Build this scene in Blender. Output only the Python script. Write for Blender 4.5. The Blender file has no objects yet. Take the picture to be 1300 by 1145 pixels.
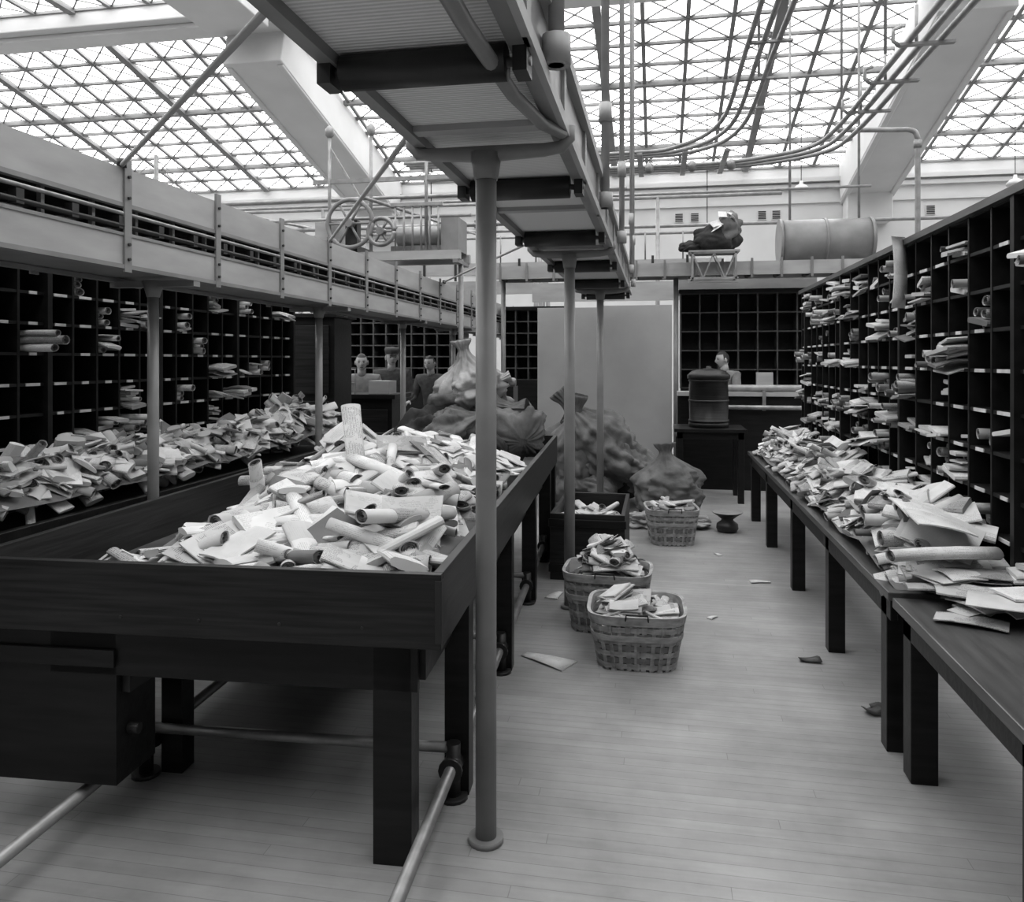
import bpy, math, random
from mathutils import Matrix, Vector, noise
from math import sin, cos, pi, radians, exp, sqrt
R = random.Random(7)
S = bpy.context.scene
try:
    S.view_settings.view_transform = 'Standard'
    S.view_settings.look = 'None'
except Exception: pass

# ---------------------------------------------------------------- materials
def newmat(name):
    m = bpy.data.materials.new(name); m.use_nodes = True
    nt = m.node_tree; b = nt.nodes['Principled BSDF']
    return m, nt, b
def g(v): return (v, v, v, 1)
def noisy(name, lo, hi, scale=(6,6,6), rough=.6, bump=0.0, detail=5, nscale=1.0, metal=0, spec=.4, coords='Object', dist=.01):
    m, nt, b = newmat(name); N = nt.nodes; L = nt.links
    tc = N.new('ShaderNodeTexCoord'); mp = N.new('ShaderNodeMapping'); mp.inputs['Scale'].default_value = scale
    nz = N.new('ShaderNodeTexNoise'); nz.inputs['Scale'].default_value = nscale; nz.inputs['Detail'].default_value = detail
    cr = N.new('ShaderNodeValToRGB'); cr.color_ramp.elements[0].position = .3; cr.color_ramp.elements[1].position = .7
    cr.color_ramp.elements[0].color = g(lo); cr.color_ramp.elements[1].color = g(hi)
    L.new(tc.outputs[coords], mp.inputs[0]); L.new(mp.outputs[0], nz.inputs[0]); L.new(nz.outputs[0], cr.inputs[0]); L.new(cr.outputs[0], b.inputs['Base Color'])
    b.inputs['Roughness'].default_value = rough; b.inputs['Metallic'].default_value = metal
    b.inputs['Specular IOR Level'].default_value = spec
    if bump:
        bp = N.new('ShaderNodeBump'); bp.inputs['Strength'].default_value = bump; bp.inputs['Distance'].default_value = dist
        L.new(nz.outputs[0], bp.inputs['Height']); L.new(bp.outputs[0], b.inputs['Normal'])
    return m
def paper(name, base, ink=.5, amount=.6):
    m, nt, b = newmat(name); N = nt.nodes; L = nt.links
    uv = N.new('ShaderNodeTexCoord'); sp = N.new('ShaderNodeSeparateXYZ'); L.new(uv.outputs['UV'], sp.inputs[0])
    w = N.new('ShaderNodeMath'); w.operation = 'MULTIPLY'; w.inputs[1].default_value = 2*pi*14; L.new(sp.outputs[1], w.inputs[0])
    s = N.new('ShaderNodeMath'); s.operation = 'SINE'; L.new(w.outputs[0], s.inputs[0])
    gt = N.new('ShaderNodeMath'); gt.operation = 'GREATER_THAN'; gt.inputs[1].default_value = .1; L.new(s.outputs[0], gt.inputs[0])
    mp = N.new('ShaderNodeMapping'); mp.inputs['Scale'].default_value = (26, 14, 1); L.new(uv.outputs['UV'], mp.inputs[0])
    n1 = N.new('ShaderNodeTexNoise'); n1.inputs['Scale'].default_value = 1; L.new(mp.outputs[0], n1.inputs[0])
    g2 = N.new('ShaderNodeMath'); g2.operation = 'GREATER_THAN'; g2.inputs[1].default_value = .46; L.new(n1.outputs[0], g2.inputs[0])
    n2 = N.new('ShaderNodeTexNoise'); n2.inputs['Scale'].default_value = 1.1; L.new(uv.outputs['UV'], n2.inputs[0])
    g3 = N.new('ShaderNodeMath'); g3.operation = 'GREATER_THAN'; g3.inputs[1].default_value = .5; L.new(n2.outputs[0], g3.inputs[0])
    m1 = N.new('ShaderNodeMath'); m1.operation = 'MULTIPLY'; L.new(gt.outputs[0], m1.inputs[0]); L.new(g2.outputs[0], m1.inputs[1])
    m2 = N.new('ShaderNodeMath'); m2.operation = 'MULTIPLY'; L.new(m1.outputs[0], m2.inputs[0]); L.new(g3.outputs[0], m2.inputs[1])
    m3 = N.new('ShaderNodeMath'); m3.operation = 'MULTIPLY'; m3.inputs[1].default_value = amount; L.new(m2.outputs[0], m3.inputs[0])
    n4 = N.new('ShaderNodeTexNoise'); n4.inputs['Scale'].default_value = .35; n4.inputs['Detail'].default_value = 3; L.new(uv.outputs['UV'], n4.inputs[0])
    mr = N.new('ShaderNodeMapRange'); mr.inputs[1].default_value=.3; mr.inputs[2].default_value=.7; mr.inputs[3].default_value=.72; mr.inputs[4].default_value=1.1; L.new(n4.outputs[0], mr.inputs[0])
    mx = N.new('ShaderNodeMixRGB'); mx.inputs[1].default_value = g(base); mx.inputs[2].default_value = g(base*ink)
    L.new(m3.outputs[0], mx.inputs[0])
    mm = N.new('ShaderNodeMixRGB'); mm.blend_type='MULTIPLY'; mm.inputs[0].default_value=1; L.new(mx.outputs[0], mm.inputs[1]); L.new(mr.outputs[0], mm.inputs[2])
    L.new(mm.outputs[0], b.inputs['Base Color'])
    b.inputs['Roughness'].default_value = .8; b.inputs['Specular IOR Level'].default_value = .2
    return m
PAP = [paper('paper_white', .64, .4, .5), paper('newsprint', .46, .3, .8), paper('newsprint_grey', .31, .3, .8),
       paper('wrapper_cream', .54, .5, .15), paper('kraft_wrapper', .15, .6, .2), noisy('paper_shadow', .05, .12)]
WOOD = noisy('dark_stained_wood', .004, .011, (3, 30, 30), .4, .15, spec=.22)
WOODX = noisy('dark_wood_grain', .004, .020, (2.5, 2.5, 60), .4, .2, spec=.28)
WOODM = noisy('worn_table_wood', .04, .09, (30, 2.5, 30), .33, .1, spec=.5)
WOODG = noisy('grey_box_interior', .03, .07, (8, 8, 8), .5)
CASE = noisy('pigeonhole_wood', .005, .012, (20, 4, 20), .5, spec=.25)
LAB = noisy('label_card', .4, .7, (9, 9, 9), .8)
PAINT = noisy('grey_enamel_paint', .15, .21, (5, 5, 5), .4, .03)
PAINTL = noisy('light_grey_board_paint', .27, .36, (2, 2, 8), .55, .05)
PAINTW = noisy('white_plaster', .54, .62, (1, 1, 1), .8)
STEEL = noisy('steel_pipe', .16, .3, (9, 9, 9), .4, metal=.5)
PIPEL = noisy('light_conduit', .20, .32, (9, 9, 9), .45, metal=.3)
IRON = noisy('black_iron', .008, .02, (9, 9, 9), .45)
CANV = noisy('canvas_sack', .08, .17, (5, 5, 5), .95, .9, dist=.03, spec=.1)
CANVL = noisy('pale_canvas', .22, .36, (5, 5, 5), .95, .9, dist=.03, spec=.1)
CANVD = noisy('dark_canvas', .02, .05, (5, 5, 5), .95, .9, dist=.03, spec=.1)
SPL = noisy('basket_splint', .18, .38, (14, 14, 40), .6, .1)
SPLD = noisy('basket_splint_dark', .09, .17, (14, 14, 40), .6, .1)
BOARD = noisy('partition_board', .27, .33, (2, 2, 2), .7)
SKIN = noisy('skin', .30, .38, (9, 9, 9), .6)
HAIR = noisy('hair', .01, .03, (9, 9, 60), .6)
CLOTH = noisy('work_jacket', .03, .06, (20, 20, 20), .9)
CLOTHL = noisy('work_shirt', .14, .20, (20, 20, 20), .9)
LEATH = noisy('leather_scrap', .02, .07, (30, 30, 30), .6)
BAR=noisy('laylight_bar', .17,.24,(2,2,2),.6)
def ribbed():
    m, nt, b = newmat('ribbed_belt'); N = nt.nodes; L = nt.links
    tc = N.new('ShaderNodeTexCoord'); w = N.new('ShaderNodeTexWave'); w.bands_direction = 'Y'; w.inputs['Scale'].default_value = 18; w.inputs['Distortion'].default_value = .6
    L.new(tc.outputs['Object'], w.inputs[0])
    cr = N.new('ShaderNodeValToRGB'); cr.color_ramp.elements[0].color = g(.46); cr.color_ramp.elements[1].color = g(.68)
    L.new(w.outputs[0], cr.inputs[0]); L.new(cr.outputs[0], b.inputs['Base Color'])
    bp = N.new('ShaderNodeBump'); bp.inputs['Distance'].default_value = .004; bp.inputs['Strength'].default_value = .5; L.new(w.outputs[0], bp.inputs['Height']); L.new(bp.outputs[0], b.inputs['Normal'])
    b.inputs['Roughness'].default_value = .7
    return m
RIB = ribbed()
def floor_mat():
    m, nt, b = newmat('maple_strip_floor'); N = nt.nodes; L = nt.links
    tc = N.new('ShaderNodeTexCoord'); sp=N.new('ShaderNodeSeparateXYZ'); L.new(tc.outputs['Object'],sp.inputs[0])
    dv=N.new('ShaderNodeMath'); dv.operation='DIVIDE'; dv.inputs[1].default_value=.058; L.new(sp.outputs[1],dv.inputs[0])
    fl=N.new('ShaderNodeMath'); fl.operation='FLOOR'; L.new(dv.outputs[0],fl.inputs[0])
    wn=N.new('ShaderNodeTexWhiteNoise'); wn.noise_dimensions='1D'; L.new(fl.outputs[0],wn.inputs['W'])
    ml=N.new('ShaderNodeMath'); ml.operation='MULTIPLY_ADD'; ml.inputs[1].default_value=2.3; L.new(wn.outputs['Value'],ml.inputs[0]); L.new(sp.outputs[0],ml.inputs[2])
    cb=N.new('ShaderNodeCombineXYZ'); L.new(ml.outputs[0],cb.inputs[0]); L.new(sp.outputs[1],cb.inputs[1])
    br = N.new('ShaderNodeTexBrick'); br.inputs['Scale'].default_value = 1; br.inputs['Brick Width'].default_value = 2.3; br.inputs['Row Height'].default_value = .058
    br.offset = 0
    br.inputs['Mortar Size'].default_value = .0013; br.inputs['Color1'].default_value = g(.285); br.inputs['Color2'].default_value = g(.325); br.inputs['Mortar'].default_value = g(.19)
    L.new(cb.outputs[0], br.inputs[0])
    mp = N.new('ShaderNodeMapping'); mp.inputs['Scale'].default_value = (1.5, 18, 1); nz = N.new('ShaderNodeTexNoise'); nz.inputs['Scale'].default_value = 1.5; nz.inputs['Detail'].default_value = 6
    L.new(tc.outputs['Object'], mp.inputs[0]); L.new(mp.outputs[0], nz.inputs[0])
    n2 = N.new('ShaderNodeTexNoise'); n2.inputs['Scale'].default_value = 1.1; n2.inputs['Detail'].default_value = 8; n2.inputs['Roughness'].default_value = .65; L.new(tc.outputs['Object'], n2.inputs[0])
    c1 = N.new('ShaderNodeValToRGB'); c1.color_ramp.elements[0].color = g(.86); c1.color_ramp.elements[1].color = g(1); c1.color_ramp.elements[0].position=.3; c1.color_ramp.elements[1].position=.65
    c2 = N.new('ShaderNodeValToRGB'); c2.color_ramp.elements[0].color = g(.62); c2.color_ramp.elements[1].color = g(1.0); c2.color_ramp.elements[0].position=.33; c2.color_ramp.elements[1].position=.62
    L.new(nz.outputs[0], c1.inputs[0]); L.new(n2.outputs[0], c2.inputs[0])
    a = N.new('ShaderNodeMixRGB'); a.blend_type = 'MULTIPLY'; a.inputs[0].default_value = 1; L.new(br.outputs[0], a.inputs[1]); L.new(c1.outputs[0], a.inputs[2])
    d = N.new('ShaderNodeMixRGB'); d.blend_type = 'MULTIPLY'; d.inputs[0].default_value = 1; L.new(a.outputs[0], d.inputs[1]); L.new(c2.outputs[0], d.inputs[2])
    L.new(d.outputs[0], b.inputs['Base Color']); b.inputs['Roughness'].default_value = .45; b.inputs['Specular IOR Level'].default_value = .35
    return m
def glass_mat(st):
    m, nt, b = newmat('laylight_glass'); N = nt.nodes; L = nt.links
    tc = N.new('ShaderNodeTexCoord'); nz = N.new('ShaderNodeTexNoise'); nz.inputs['Scale'].default_value = .5; L.new(tc.outputs['Object'], nz.inputs[0])
    cr = N.new('ShaderNodeValToRGB'); cr.color_ramp.elements[0].color = g(.75); cr.color_ramp.elements[1].color = g(1); cr.color_ramp.elements[0].position=.35; cr.color_ramp.elements[1].position=.6
    L.new(nz.outputs[0], cr.inputs[0]); L.new(cr.outputs[0], b.inputs['Emission Color']); b.inputs['Emission Strength'].default_value = st
    b.inputs['Base Color'].default_value = g(.8)
    return m

# ---------------------------------------------------------------- mesh builder
class MB:
    def __init__(s): s.v=[]; s.f=[]; s.m=[]; s.uv=[]; s.sm=[]; s.mats=[]
    def mi(s, mat):
        if mat not in s.mats: s.mats.append(mat)
        return s.mats.index(mat)
    def face(s, idx, mat, uv=None, smooth=False):
        s.f.append(idx); s.m.append(s.mi(mat)); s.uv.append(uv or [(0,0)]*len(idx)); s.sm.append(smooth)
    def box(s, x0, x1, y0, y1, z0, z1, mat, M=None):
        b=len(s.v)
        for x in (x0,x1):
            for y in (y0,y1):
                for z in (z0,z1):
                    p=Vector((x,y,z)); s.v.append(M@p if M else p)
        for q in ((0,1,3,2),(4,6,7,5),(0,4,5,1),(2,3,7,6),(0,2,6,4),(1,5,7,3)): s.face([b+i for i in q], mat)
    def beam(s, p0, p1, w, h, mat, up=Vector((0,0,1))):
        p0=Vector(p0); p1=Vector(p1); d=(p1-p0); L=d.length; d.normalize()
        if abs(d.dot(up))>.99: up=Vector((0,1,0))
        r=d.cross(up).normalized(); u=r.cross(d)
        b=len(s.v)
        for t in (p0,p1):
            for a in (-w/2,w/2):
                for c in (-h/2,h/2): s.v.append(t+r*a+u*c)
        for q in ((0,1,3,2),(4,6,7,5),(0,4,5,1),(2,3,7,6),(0,2,6,4),(1,5,7,3)): s.face([b+i for i in q], mat)
    def tube(s, pts, r, mat, n=12, cap=True):
        pts=[Vector(p) for p in pts]; rr = r if isinstance(r,(list,tuple)) else [r]*len(pts)
        b=len(s.v); prev=None
        for i,p in enumerate(pts):
            a = pts[max(i-1,0)]; c = pts[min(i+1,len(pts)-1)]; d=(c-a).normalized()
            if prev is None:
                up=Vector((0,0,1)) if abs(d.z)<.95 else Vector((0,1,0)); u=d.cross(up).normalized()
            else:
                u=(prev-d*prev.dot(d)).normalized()
            prev=u; w=d.cross(u)
            for k in range(n):
                t=2*pi*k/n; s.v.append(p+(u*cos(t)+w*sin(t))*rr[i])
        for i in range(len(pts)-1):
            for k in range(n):
                k2=(k+1)%n; s.face([b+i*n+k,b+i*n+k2,b+(i+1)*n+k2,b+(i+1)*n+k], mat, None, True)
        if cap:
            s.face([b+k for k in range(n)][::-1], mat); e=b+(len(pts)-1)*n; s.face([e+k for k in range(n)], mat)
    def cyl(s, p0, p1, r, mat, n=16): s.tube([p0,p1], r, mat, n)
    def lathe(s, c, prof, mat, n=28, sx=1, sy=1, fold=None):
        c=Vector(c); b=len(s.v)
        for (r,z) in prof:
            for k in range(n):
                t=2*pi*k/n; q=r*(fold(t,z) if fold else 1)
                s.v.append(c+Vector((cos(t)*q*sx, sin(t)*q*sy, z)))
        for i in range(len(prof)-1):
            for k in range(n):
                k2=(k+1)%n; s.face([b+i*n+k,b+i*n+k2,b+(i+1)*n+k2,b+(i+1)*n+k], mat, None, True)
        s.face([b+k for k in range(n)][::-1], mat); e=b+(len(prof)-1)*n; s.face([e+k for k in range(n)], mat)
    def lump(s, c, rad, mat, seed=0, amp=.12, fr=2.2, zmin=None, nu=44, nv=26, M=None):
        c=Vector(c); b=len(s.v); so=Vector((seed*7.3,seed*3.1,seed*1.7))
        for i in range(nv+1):
            ph=-pi/2+pi*i/nv
            for k in range(nu):
                t=2*pi*k/nu; d=Vector((cos(ph)*cos(t),cos(ph)*sin(t),sin(ph)))
                p=d*fr+so
                cr=noise.noise(Vector((p.x*1.2,p.y*1.2,p.z*.4)))*1.2+abs(noise.noise(p*1.6+so))*1.6
                q=1+amp*(cr-.4)
                v=Vector((d.x*rad[0]*q,d.y*rad[1]*q,d.z*rad[2]*q))
                if M: v=M@v
                v=v+c
                if zmin is not None and v.z<zmin: v.z=zmin+.002*k/nu
                s.v.append(v)
        for i in range(nv):
            for k in range(nu):
                k2=(k+1)%nu; s.face([b+i*nu+k,b+i*nu+k2,b+(i+1)*nu+k2,b+(i+1)*nu+k], mat, None, True)
    def bag(s, base, axis, Ls, r, mat, seed=0, zmin=None, squash=.8, droop=0, fill=1.0, crease=1.0):
        """canvas sack: rounded bottom at base, gathered open neck toward axis"""
        ax=Vector(axis).normalized(); base=Vector(base)
        up=Vector((0,0,1)) if abs(ax.z)<.9 else Vector((0,1,0)); u=ax.cross(up).normalized(); w=u.cross(ax)
        n=96; nr=46; b=len(s.v); so=Vector((seed*5.1,seed*2.7,seed*9.3)); rr=random.Random(seed)
        ks=[(rr.randint(2,3),rr.uniform(0,6),rr.uniform(-2,2)),(rr.randint(4,5),rr.uniform(0,6),rr.uniform(-3,3)),(rr.randint(6,9),rr.uniform(0,6),rr.uniform(-3,3))]
        for i in range(nr+1):
            t=i/nr
            if t<.25: q=.15+.85*sqrt(max(0,1-((.25-t)/.25)**2))
            elif t<.5: q=1
            elif t<.88: q=1-.82*sm_((t-.5)/.38)
            else: q=.18+.14*sm_((t-.88)/.12)
            fa=.03+.20*sm_((t-.30)/.45)
            for k in range(n):
                a=2*pi*k/n
                f=0
                for j,(kk,ph,tw) in enumerate(ks):
                    f+= (1-abs(sin(a*kk+ph+tw*t)))*(.6,.4,.3)[j]
                P=Vector((cos(a)*1.3,sin(a)*1.3,t*2.6))+so
                wr=noise.noise(P)*.40+abs(noise.noise(P*2.0))*.42+abs(noise.noise(Vector((P.x*2.5,P.y*2.5,P.z*6))))*.20
                R_=r*q*(1+fa*(f-.5)+ (wr-.25)*crease*(.9 if t<.8 else .4))
                p=base+ax*(t*Ls)+u*cos(a)*R_+w*sin(a)*R_*squash*fill
                p.z-=droop*t*t
                if zmin is not None and p.z<zmin: p.z=zmin+.004*((k%5)/5); 
                s.v.append(p)
        for i in range(nr):
            for k in range(n):
                k2=(k+1)%n; s.face([b+i*n+k,b+i*n+k2,b+(i+1)*n+k2,b+(i+1)*n+k], mat, None, True)
        s.face([b+k for k in range(n)][::-1], mat); e=b+nr*n; s.face([e+k for k in range(n)], CANVD)
    # paper things : sweep closed profile along x
    def sweep(s, M, prof, L, nseg, mat, bend=0, twist=0, taper=0, endmat=None, hollow=False, u0=0, smooth=True):
        b=len(s.v); n=len(prof); per=[0]
        for i in range(n): 
            a=prof[i]; c=prof[(i+1)%n]; per.append(per[-1]+sqrt((a[0]-c[0])**2+(a[1]-c[1])**2))
        for i in range(nseg+1):
            t=i/nseg-.5; x=t*L; sc=1+taper*t; a=twist*t
            for (y,z) in prof:
                yy=(y*cos(a)-z*sin(a))*sc; zz=(y*sin(a)+z*cos(a))*sc-bend*4*t*t
                s.v.append(M@Vector((x,yy,zz)))
        for i in range(nseg):
            for k in range(n):
                k2=(k+1)%n
                ua=(i/nseg*L)*10+u0; ub=((i+1)/nseg*L)*10+u0; va=per[k]*10+u0; vb=per[k+1]*10+u0
                s.face([b+i*n+k,b+i*n+k2,b+(i+1)*n+k2,b+(i+1)*n+k], mat, [(ua,va),(ua,vb),(ub,vb),(ub,va)], smooth)
        for e,sg in ((0,-1),(nseg,1)):
            ring=[b+e*n+k for k in range(n)]
            if hollow:
                pv=[s.v[i] for i in ring]; c=sum(pv,Vector())/n; ax=(M.to_3x3()@Vector((sg,0,0)))
                rings=[ring]
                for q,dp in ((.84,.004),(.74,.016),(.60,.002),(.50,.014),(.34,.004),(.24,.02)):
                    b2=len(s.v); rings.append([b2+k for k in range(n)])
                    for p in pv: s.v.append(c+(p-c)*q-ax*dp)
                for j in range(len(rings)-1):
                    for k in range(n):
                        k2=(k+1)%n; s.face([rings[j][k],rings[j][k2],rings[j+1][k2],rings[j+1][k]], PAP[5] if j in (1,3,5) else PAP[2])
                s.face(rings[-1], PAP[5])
            else: s.face(ring, endmat or mat)
    def obj(s, name, bevel=0, loc=None, rot=0, parent=None):
        me=bpy.data.meshes.new(name); me.from_pydata([tuple(v) for v in s.v],[],s.f)
        for m in s.mats: me.materials.append(m)
        me.polygons.foreach_set('material_index', s.m); me.polygons.foreach_set('use_smooth', s.sm)
        ul=me.uv_layers.new(name='UVMap'); flat=[]
        for u in s.uv:
            for a in u: flat+= [a[0],a[1]]
        ul.data.foreach_set('uv', flat)
        me.update()
        o=bpy.data.objects.new(name, me); S.collection.objects.link(o)
        if loc: o.location=loc
        if rot: o.rotation_euler[2]=rot
        if parent: o.parent=parent
        if bevel:
            bm=o.modifiers.new('bevel','BEVEL'); bm.width=bevel; bm.segments=2; bm.limit_method='ANGLE'
        return o
def sm_(t):
    t=min(1,max(0,t)); return t*t*(3-2*t)

# ---------------------------------------------------------------- mail pieces
def pmat(w=None):
    r=R.random()
    return PAP[0] if r<.34 else PAP[1] if r<.58 else PAP[2] if r<.70 else PAP[3] if r<.93 else PAP[4]
def roll(mb, M, sc=1):
    L=R.uniform(.26,.42)*sc; r=R.uniform(.020,.037)*sc; sq=R.uniform(.40,.9)
    pr=[(r*cos(2*pi*k/14)*(1+.05*sin(k*2.1)), r*sq*sin(2*pi*k/14)) for k in range(14)]
    m=pmat()
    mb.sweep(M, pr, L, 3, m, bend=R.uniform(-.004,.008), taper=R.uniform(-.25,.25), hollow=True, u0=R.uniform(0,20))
    if R.random()<.5: # wrapper band
        r2=r*1.06; pr=[(r2*cos(2*pi*k/14), r2*sq*sin(2*pi*k/14)) for k in range(14)]
        mb.sweep(M, pr, L*R.uniform(.3,.55), 1, PAP[3] if m!=PAP[3] else PAP[1], u0=R.uniform(0,20))
def folded(mb, M, sc=1):
    """newspaper folded flat and wrapped: rounded fold on one long edge, page edges on the other"""
    L=R.uniform(.26,.42)*sc; w=R.uniform(.055,.12)*sc; t=R.uniform(.014,.034)*sc; c=R.uniform(-.004,.008)
    r=t/2
    pr=[(-w/2-r*.3,-r*.8),(-w/2-r*.9,-r*.3),(-w/2-r*.9,r*.3),(-w/2-r*.3,r*.85),(-w/4,r+c*.7),(0,r+c),(w/4,r*.95+c*.7),(w/2,r*.7),(w/2+.006,r*.35),(w/2-.004,r*.3),(w/2+.007,0),(w/2-.003,-r*.2),(w/2+.004,-r*.6),(w/4,-r+c*.5),(-w/4,-r+c*.5)]
    pr=pr[::-1]
    m=pmat()
    mb.sweep(M, pr, L, 4, m, bend=R.uniform(-.012,.018), twist=R.uniform(-.2,.2), taper=R.uniform(-.18,.18), u0=R.uniform(0,20), smooth=False)
    if R.random()<.35:
        pr2=[(y*1.02,z*1.09) for y,z in pr]; mb.sweep(M, pr2, L*R.uniform(.25,.5),2,PAP[3] if m!=PAP[3] else PAP[0],u0=R.uniform(0,20),smooth=False)
def flatmail(mb, M, sc=1, mat=None):
    L=R.uniform(.18,.34)*sc; w=R.uniform(.11,.24)*sc; t=R.uniform(.002,.009); c=R.uniform(-.004,.009)
    top=[(a*w/2, c*(1-a*a)+t/2) for a in (-1,-.5,0,.5,1)]; bot=[(a*w/2, c*(1-a*a)-t/2) for a in (-1,-.5,0,.5,1)]
    mb.sweep(M, bot+top[::-1], L, 4, mat or pmat(), bend=R.uniform(-.008,.014), twist=R.uniform(-.12,.12), u0=R.uniform(0,20), smooth=False)
def bundle(mb, M, sc=1):
    n=R.randint(4,8); z=0; s2=R.uniform(.7,.95)*sc
    for i in range(n):
        flatmail(mb, M@Matrix.Translation((R.uniform(-.012,.012),R.uniform(-.01,.01),z))@Matrix.Rotation(R.uniform(-.08,.08),4,'Z'), s2); z+=.009
def item(mb, M, sc=1, wts=(.45,.35,.14,.06)):
    r=R.random()
    if r<wts[0]: roll(mb,M,sc)
    elif r<wts[0]+wts[1]: folded(mb,M,sc)
    elif r<wts[0]+wts[1]+wts[2]: flatmail(mb,M,sc)
    else: bundle(mb,M,sc)
def pile(mb, x0,x1,y0,y1, base, hf, n, sc=1, tilt=.3, wts=(.40,.42,.12,.06), yaw=None, ysd=.6, mound=True, top=.25, pad=.18):
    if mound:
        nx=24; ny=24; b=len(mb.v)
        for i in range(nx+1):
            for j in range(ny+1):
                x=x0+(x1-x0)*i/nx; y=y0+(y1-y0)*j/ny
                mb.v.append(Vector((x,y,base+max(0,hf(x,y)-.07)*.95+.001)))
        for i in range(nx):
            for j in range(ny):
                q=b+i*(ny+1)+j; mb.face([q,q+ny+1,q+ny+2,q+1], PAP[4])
    for k in range(n):
        for _ in range(20):
            x=R.uniform(x0,x1); y=R.uniform(y0,y1); h=hf(x,y)
            if h>.02: break
        z=base+.02+max(0,h-.03-R.random()**2*top*h)
        e=.05; sx=(hf(x+e,y)-hf(x-e,y))/(2*e); sy=(hf(x,y+e)-hf(x,y-e))/(2*e)
        nrm=Vector((-sx,-sy,1)).normalized(); q=Vector((0,0,1)).rotation_difference(nrm).to_matrix().to_4x4()
        a=yaw+R.gauss(0,ysd) if yaw is not None else R.uniform(0,2*pi)
        ex=abs(cos(a))*pad*sc+abs(sin(a))*.06*sc; ey=abs(sin(a))*pad*sc+abs(cos(a))*.06*sc
        xx=min(max(x,x0+ex),x1-ex) if x1-x0>2*ex else (x0+x1)/2
        yy=min(max(y,y0+ey),y1-ey) if y1-y0>2*ey else (y0+y1)/2
        M=Matrix.Translation((xx,yy,z))@q@Matrix.Rotation(a,4,'Z')@Matrix.Rotation(R.gauss(0,tilt*.6),4,'Y')@Matrix.Rotation(R.gauss(0,tilt),4,'X')
        item(mb,M,sc,wts)
def sm(a,b,x):
    t=min(1,max(0,(x-a)/(b-a))); return t*t*(3-2*t)

# ---------------------------------------------------------------- room shell
XL,XR,YB,YF=-20,10,20,-4
m=MB(); m.box(XL,XR,YF,YB,-.1,0,floor_mat()); m.obj('floor')
m=MB(); m.box(XL,XR,YB,YB+.2,0,6.35,PAINTW)
for z,d in ((5.95,.14),(5.8,.08),(5.45,.05),(3.9,.04)): m.box(XL,XR,YB-d,YB,z,z+.1,PAINTW)
m.obj('wall_back')
m=MB(); m.box(XL-.2,XL,YF,YB,0,8.2,PAINTW); m.obj('wall_left')
m=MB(); m.box(XR,XR+.2,YF,YB,0,8.2,PAINTW); m.obj('wall_right')
m=MB()
for x in (.52,.90,2.5,2.83,6.3,-4.2,-4.6,-9.5): 
    m.box(x-.11,x+.11,YB-.03,YB,5.08,5.32,PAINTW); 
    for k in range(5): m.box(x-.09,x+.09,YB-.04,YB-.03,5.1+k*.042,5.125+k*.042,IRON)
m.obj('wall_vent_grilles')
GL=glass_mat(6.0)
YS=13.6; ZS=7.85; ZB=6.35; ZT=8.05
m=MB(); m.v=[Vector(p) for p in ((XL,YS,ZS+.03),(XR,YS,ZS+.03),(XR,YB,ZB+.03),(XL,YB,ZB+.03))]; m.face([0,3,2,1],GL)
b=4; m.v+=[Vector(p) for p in ((XL,YF,ZT+.03),(XR,YF,ZT+.03),(XR,YS-.9,ZT+.03),(XL,YS-.9,ZT+.03))]; m.face([4,7,6,5],GL)
m.obj('ceiling_laylight_glass')
m=MB()
def lattice(P, x0,x1,t0,t1, cx, ct):
    nx=int(round((x1-x0)/cx)); nt=max(1,int(round((t1-t0)/ct)))
    for i in range(nx+1):
        x=x0+(x1-x0)*i/nx; w=.15 if i%4==0 else .075
        m.beam(P(x,t0),P(x,t1),w,.06 if i%4 else .14,BAR)
    for j in range(nt+1):
        t=t0+(t1-t0)*j/nt; w=.13 if j%4==0 else .075
        m.beam(P(x0,t),P(x1,t),w,.055 if j%4 else .12,BAR)
    dx=(x1-x0)/nx; dt=(t1-t0)/nt
    for i in range(nx):
        for j in range(nt):
            xa=x0+i*dx; ta=t0+j*dt
            # slender cross bracing in every pane
            m.beam(P(xa,ta),P(xa+dx,ta+dt),.028,.02,BAR)
            m.beam(P(xa+dx,ta),P(xa,ta+dt),.028,.02,BAR)
lattice(lambda x,t: Vector((x,YS+(YB-YS)*t,ZS+(ZB-ZS)*t)),XL,XR,0,1,.8,1/10)
lattice(lambda x,t: Vector((x,t,ZT)),XL,XR,YF,YS-.9,.8,.72)
m.obj('ceiling_laylight_bars')
m=MB(); m.box(XL,XR,YS-.9,YS,ZS-.1,ZT+.2,PAINTW); m.box(XL,XR,YS-.7,YS-.2,ZS-.2,ZS-.1,PAINTW)
for xc in (-19.2,-7.25,4.85):
    n=Vector((0,YB-YS,ZB-ZS)).normalized()
    p0=Vector((xc,YS-.3,ZS-.35)); p1=Vector((xc,YB,ZB-.45))
    m.beam(p0,p1,1.15,.9,PAINTW)
    for sx in (-1,1): m.beam(p0+Vector((sx*.5,0,-.47)),p1+Vector((sx*.5,0,-.47)),.12,.06,PAINTW)
    m.box(xc-.6,xc+.6,YF,YS-.9,ZT-.6,ZT+.1,PAINTW)
    m.box(xc-.5,xc+.5,YB-.5,YB,4.9,5.9,PAINTW)
m.obj('ceiling_beams',bevel=.02)

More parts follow.
